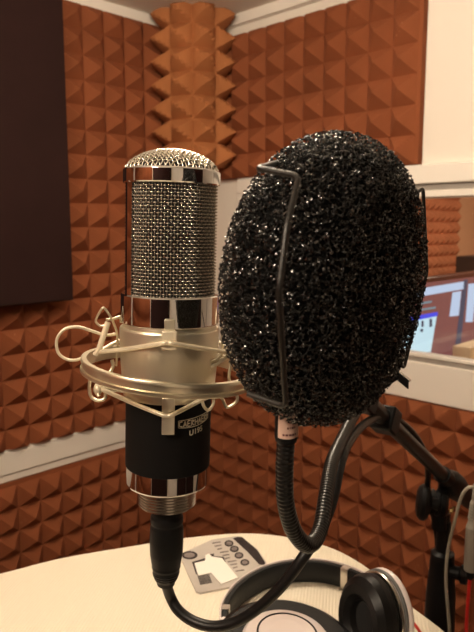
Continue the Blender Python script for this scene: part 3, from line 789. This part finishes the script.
# neck: collar with a label, gooseneck, clamp on the boom
CT = P(287, 405, .286); CB = P(286, 441, .291)
def lin(c, a): return AF(c, a)
cd_ = (CB-CT).normalized(); CLn = (CB-CT).length
ct = obj('neck_collar', MB().lathe([(0, 0), (.0052, 0), (.0054, .0008), (.0054, CLn-.002), (.0050, CLn-.0005), (.0042, CLn), (.0038, CLn+.003)], AF(CT, cd_), 28), M_BLACK, pf, smooth=True)
fcam = (CAM-CT); fcam = (fcam-cd_*fcam.dot(cd_)).normalized(); fr_ = cd_.cross(fcam)
if fr_.dot(HR) < 0: fr_ = -fr_
def NF(az, t, r): return CT + cd_*t + (fcam*math.cos(az) + fr_*math.sin(az))*r
lb = MB().lathe([(.0055, CLn*.1), (.00556, CLn*.1), (.00556, CLn*.80), (.0055, CLn*.80)], NF, 20, (-.75, 1.5))
lbo = obj('neck_label', lb, M_LABEL, ct, smooth=True)
ink = MB()
for (t_, row) in ((.47, [(.05, .22), (.30, .38), (.44, .62), (.68, .80)]), (.66, [(-.30, -.12), (-.06, .16), (.22, .45), (.50, .72), (.78, .95)])):
    for a, b__ in row:
        ink.lathe([(.00557, CLn*t_), (.00560, CLn*t_), (.00560, CLn*(t_+.055)), (.00557, CLn*(t_+.055))], NF, 4, (a, b__))
obj('label_print', ink, M_INK, ct)
# ribbed gooseneck
gp = spline([CB, P(284.5, 470, .295), P(286, 505, .302), P(295, 533, .312), P(309, 545, .325), P(320, 530, .342), P(326, 495, .362), P(332, 462, .392), P(343, 437, .440), P(354, 415, .490), P(364, 402, .556)], 26)
# arc-length resample for even ribs
cum = [0]
for i in range(1, len(gp)): cum.append(cum[-1]+(gp[i]-gp[i-1]).length)
tot = cum[-1]; nr = int(tot/.00055); q = []; k = 0
for i in range(nr+1):
    s_ = tot*i/nr
    while k < len(cum)-2 and cum[k+1] < s_: k += 1
    q.append(gp[k].lerp(gp[k+1], (s_-cum[k])/max(1e-9, cum[k+1]-cum[k])))
cnt = {'i': 0}
gm = MB().tube(q, lambda u: .0041 + (.00028 if int(round(u*nr)) % 4 in (0, 1) else -.00012), 14)
obj('gooseneck', gm, M_GNECK, pf, smooth=True)
gc = TIP + bdir*((P(362, 397, .57)-TIP).dot(bdir))
cmp_ = obj('boom_clamp', MB().box((-.013, -.0115, -.0105), (.013, .0115, .0105), lambda p: gc+bdir*p.x+bu*p.y+bv*p.z).tube([q[-1], gc], .005, 12), M_BLACK, pf, bevel=.0015)
s0 = P(393, 372, .585); s1 = P(410, 386, .575)
obj('clamp_screw', MB().tube([gc, s0.lerp(s1, .3)], .003, 10).box((-.009, -.003, -.0045), (.009, .003, .0045), lambda p: s0.lerp(s1, .45)+(s1-s0).normalized()*p.x + UP*p.z + HF*p.y), M_BLACK, cmp_, bevel=.0015)
obj('screw_edge', MB().tube([s0+UP*.0048, s1+UP*.0048-HR*.0], .0011, 8), M_STEEL, cmp_, smooth=True)

# ------------------------------------------------------------ microphone cable with its connector
mcab = thing('microphone_cable', 'black cable plugged under the microphone and looping up to the boom', 'cable', MF(0, tt1+.03, 0))
tx0 = tt1-.001; tx = lambda py: t_at(py)
pr = [(.004, tx0), (.0098, tx0), (.0100, tx(514)), (.0107, tx(516)), (.0107, tx(521)), (.0103, tx(522)), (.0103, tx(524)), (.0108, tx(526)), (.0111, tx(540)), (.0108, tx(553)),
      (.0098, tx(562)), (.0097, tx(563)), (.0094, tx(565)), (.0096, tx(566)), (.0088, tx(569)), (.0089, tx(570)), (.0082, tx(573)), (.0080, tx(575)), (.0068, tx(579)), (.0058, tx(584)), (.003, tx(585))]
xl = obj('connector', MB().lathe(pr, MF, 40), M_BLACK, mcab, smooth=True)
obj('connector_ribs', MB().lathe([(.0080, tx(571)), (.0090, tx(572)), (.0083, tx(573.5)), (.0086, tx(574.5)), (.0077, tx(576)), (.0079, tx(577)), (.0068, tx(580))], MF, 40), M_RUB, xl, smooth=True)
c0 = MF(0, tx(582), 0)
cb = spline([c0, P(170.5, 597, .424), P(179, 611, .422), P(195, 622, .418), P(215, 626.5, .413), P(238, 621, .408), P(262, 605, .402), P(285, 582, .397), P(304, 556, .395), P(320, 532, .402),
             P(332, 502, .415), P(339, 470, .430), P(346, 447, .455), P(357, 431, .50), P(371, 420, .57), P(386, 416, .615), P(402, 423, .65), P(415, 436, .68), P(424.5, 453, .715), P(428, 472, .755), P(428, 492, .80), P(434, 520, .84), P(438, 560, .85), P(436, 700, .86)], 12)
obj('cord', MB().tube(cb, .00365, 14), M_RUB, mcab, smooth=True)

# ------------------------------------------------------------ grey cable with inline connector, red lead
gc_ = thing('extension_cable', 'grey cable arching over the boom stand with grey inline connector', 'cable', P(470, 545, .74))
obj('cord', MB().tube(spline([P(480, 500, .70), P(475, 489, .70), P(468, 488, .70), P(461, 498, .71), P(455, 520, .72), P(448, 550, .735), P(446, 580, .745), P(448, 610, .75), P(450, 640, .75), P(451, 700, .76)], 10), .0019, 10), M_GCAB, gc_, smooth=True)
x0 = P(474, 500, .74); xd = (P(470.5, 570, .75)-x0).normalized(); XL = (P(470.5, 570, .75)-x0).length
pr = [(.0018, -.02), (.0028, .0)]
for i in range(6): pr += [(.0045+.0003*i, .004+i*.0036), (.0045+.0003*i, .006+i*.0036), (.0036+.0003*i, .0063+i*.0036), (.0036+.0003*i, .0075+i*.0036)]
pr += [(.0066, .030), (.0078, .034), (.0082, XL-.006), (.0078, XL), (.005, XL)]
obj('inline_connector', MB().lathe(pr, AF(x0, xd), 28), mat('grey_connector', (.30, .28, .24), .5), gc_, smooth=True)
obj('connector_tip', MB().lathe([(.0045, XL-.001), (.0052, XL+.001), (.0052, XL+.008), (.0035, XL+.011), (.0015, XL+.012)], AF(x0, xd), 20), M_BLACK, gc_, smooth=True)
rl = obj('red_cord', MB().tube(spline([x0+xd*(XL+.009), P(469, 590, .755), P(467, 615, .76), P(466, 645, .76), P(466, 700, .77)], 8), .0022, 10), M_RED, gc_, smooth=True)

# ------------------------------------------------------------ headphones lying on the cloth
hp = thing('headphones', 'white and black headphones with a red cord lying on the table', 'headphones', W(.06, .55, TZ))
arc = spline([W(-.004, .495, 0), W(-.011, .530, 0), W(-.009, .560, 0), W(.004, .590, 0), W(.028, .616, 0), W(.058, .630, 0), W(.090, .630, 0), W(.118, .616, 0), W(.138, .592, 0), W(.146, .560, 0), W(.145, .535, 0)], 8)
def strip(path, z0, z1, th, off=0, i0=0, i1=None, rnd=.0):
    path = path[i0:i1]; n = len(path); vs = []
    for i in range(n):
        a = path[max(i-1, 0)]; b__ = path[min(i+1, n-1)]; t = (b__-a).normalized(); nn = V((-t.y, t.x, 0))   # left of travel
        for (o_, z) in ((off, z0+rnd), (off+rnd*.6, z0), (off+th-rnd*.6, z0), (off+th, z0+rnd), (off+th, z1-rnd), (off+th-rnd*.6, z1), (off+rnd*.6, z1), (off, z1-rnd)):
            vs.append(path[i] + nn*o_ + UP*z)
    m1 = 8; fs = [(i*m1+k, i*m1+(k+1) % m1, (i+1)*m1+(k+1) % m1, (i+1)*m1+k) for i in range(n-1) for k in range(m1)]
    return MB().add(vs, fs+[tuple(range(7, -1, -1)), tuple(range((n-1)*m1, n*m1))])
obj('headband', strip(arc, TZ+.001, TZ+.0255, .0022, .003, rnd=.0008), M_WHITEP, hp, smooth=True)
obj('headband_padding', strip(arc, TZ+.0015, TZ+.0245, .0062, -.003, rnd=.002), M_BAND, hp, smooth=True)
for k in (12, 54):
    obj('hinge', strip(arc, TZ+.002, TZ+.0248, .0078, -.0040, k, k+3, rnd=.0005), mat('hinge_steel', (.7, .66, .6), .3, metal=.8), hp, smooth=True)
    a = arc[k+1]; 
# oval cup builder: frame (centre, normal, long axis)
def cup(c, nrm, lng, a, b__, tagname):
    nrm = nrm.normalized(); lng = (lng-nrm*lng.dot(nrm)).normalized(); sh = nrm.cross(lng)
    return lambda az, t, r: c + nrm*t + lng*(math.cos(az)*a*r) + sh*(math.sin(az)*b__*r)
# right cup stands on edge, cushion toward the left of the picture
nR = (-HR*.86 - HF*.46 + UP*.10)
cR = W(.118, .510, TZ+.0385)
fR = cup(cR, nR, UP+HR*.05, .0400, .0330, '')
obj('ear_cushion', MB().lathe([(.40, .004), (.46, .011), (.60, .0150), (.80, .0150), (.95, .010), (1.0, .004), (.98, -.003), (.9, -.005)], fR, 48), M_PAD, hp, smooth=True)
obj('cushion_cloth', MB().lathe([(0, .004), (.4, .005), (.5, .009)], fR, 32), mat('black_mesh_cloth', (.01, .01, .01), .9), hp, smooth=True)
obj('chrome_rim', MB().lathe([(.93, -.005), (1.0, -.0055), (1.015, -.007), (1.0, -.0085), (.93, -.009)], fR, 48), M_STEEL, hp, smooth=True)
sR = obj('ear_shell', MB().lathe([(.93, -.007), (.98, -.008), (.97, -.011), (.88, -.016), (.66, -.020), (.3, -.022), (0, -.0225)], fR, 48), M_WHITEP, hp, smooth=True)
# yoke: dark stripe over the shell
obj('yoke', MB().tube([fR(a, -.0115, .99) for a in [-2.2+4.4*i/30 for i in range(31)]], .0018, 10), mat('graphite', (.10, .10, .10), .35), hp, smooth=True)
obj('yoke_shell', MB().tube([fR(a, -.0160, .95) for a in [-1.9+3.8*i/24 for i in range(25)]], .0036, 10), M_WHITEP, hp, smooth=True)
# left cup lies on its cushion, shell up
nL = (UP - HF*.10 + HR*.04)
cL = W(.042, .492, TZ+.0165)
fL = cup(cL, nL, HR*.92 - HF*.38, .0640, .0590, '')
obj('ear_cushion', MB().lathe([(.5, -.006), (.62, -.012), (.86, -.012), (.985, -.006), (1.0, .004), (.97, .010), (.88, .0135), (.58, .013)], fL, 56), M_PAD, hp, smooth=True)
obj('ear_shell', MB().lathe([(.62, .010), (.61, .0145), (.56, .0185), (.43, .0220), (.24, .0240), (0, .0245)], fL, 56), M_WHITEP, hp, smooth=True)
obj('shell_seam', MB().tube([fL(a, .0222, .40) for a in [2*PI*i/40 for i in range(40)]], .0010, 8, closed=True), M_BLACK, hp, smooth=True)
obj('yoke', MB().tube(spline([arc[2]+UP*(TZ+.014), W(-.006, .487, TZ+.020), fL(PI*.95, .006, .99)], 8), .0045, 12), M_WHITEP, hp, smooth=True)
obj('yoke', MB().tube(spline([arc[-2]+UP*(TZ+.013), W(.150, .532, TZ+.026), fR(-PI/2, -.016, .9)], 8), .0042, 12), M_WHITEP, hp, smooth=True)
pl = P(403, 611, .60)
obj('plug', MB().tube([P(398, 611, .60), P(405, 611, .60)], lambda u: .0035, 12), M_BLACK, hp, smooth=True)
obj('red_cord', MB().tube(spline([P(404, 611, .60), P(410, 619, .595), P(418, 629, .588), P(424, 640, .58), onz(436, 668, TZ+.0013)], 8), .0015, 10), M_RED, hp, smooth=True)

# ------------------------------------------------------------ opened blister card
bc = thing('blister_card', 'torn printed blister packaging lying flat on the cream cloth', 'packaging', onz(222, 566, TZ))
cz = TZ+.0022
def Q(px, py, z=0): return onz(px, py, cz+z)
def flat(name, pts, m, z, parent=bc, th=.0004):
    q_ = [Q(x, y, z) for x, y in pts]; lo_ = [p-UP*th for p in q_]; n = len(q_)
    return obj(name, MB().add(lo_+q_, [tuple(range(n-1, -1, -1)), tuple(range(n, 2*n))]+[(i, (i+1) % n, n+(i+1) % n, n+i) for i in range(n)]), m, parent)
card = flat('card_back', [(180.5, 557), (183.5, 552.5), (212, 539.5), (236, 536.2), (242, 536.8), (258, 550), (266, 562), (268, 571), (236, 585.5), (200, 592.5), (196, 591)], M_CARD, 0, th=.0022)
flat('dark_panel', [(233, 538.3), (238, 536.6), (242, 537), (257, 549.5), (265, 562), (265, 565), (259, 564), (247, 551)], M_CARDD, .0004, card)
def disc(cx_, cy_, rx, ry, m, z, nm='round_print'):
    return flat(nm, [(cx_+rx*math.cos(2*PI*i/20), cy_+ry*math.sin(2*PI*i/20)) for i in range(20)], m, z, card)
disc(189.5, 555, 8, 4, M_CARDD, .0004); disc(189.5, 555, 5.5, 2.5, M_CARDG, .0008)
for (x, y) in ((229, 543.2), (234.3, 548.8), (239, 555.2), (244.8, 562.2)):
    disc(x, y, 4.5, 3.1, M_CARDD, .0004); disc(x, y, 2.9, 1.9, M_CARDG, .0008)
flat('dark_cutout', [(192, 562), (207, 557.5), (208, 554.5), (214, 553.5), (214, 556), (224, 557), (226, 563), (202, 574), (196, 574)], M_CARDD, .0004, card)
flat('white_insert', [(194.5, 563), (205, 560.5), (205.5, 555), (209, 553.5), (212, 556.5), (222, 558), (231, 569), (238, 577.5), (225, 582.5), (221, 584), (211, 572.5), (199, 575.5), (197, 572)], M_CARDW, .0010, card)
bar = MB()
for k in range(9):
    a = k/9; x = 196+1.5+a*12; y0, y1 = 575.5-a*1.8+.2, 584.5-a*2.0
    q_ = [Q(x, y0, .0005), Q(x+.8, y0-.1, .0005), Q(x+3.8, y1-.1, .0005), Q(x+3.0, y1, .0005)]
    bar.add(q_+[p-UP*.0004 for p in q_], [(0,3,2,1), (4,5,6,7), (0,1,5,4), (1,2,6,5), (2,3,7,6), (3,0,4,7)])
obj('barcode', bar, M_CARDD, card)
txt = MB()
for k in range(10):
    x0_, y0_ = 212+k*2.6, 541.5+k*3.1; L_2 = 9-(k % 3)*2
    q_ = [Q(x0_, y0_+1, .0005), Q(x0_+.4, y0_+1.9, .0005), Q(x0_+L_2, y0_+.6, .0005), Q(x0_+L_2-.3, y0_-.2, .0005)]
    txt.add(q_+[p-UP*.0004 for p in q_], [(0,1,2,3), (7,6,5,4), (0,4,5,1), (1,5,6,2), (2,6,7,3), (3,7,4,0)])
obj('printed_lines', txt, M_CARDG, card)
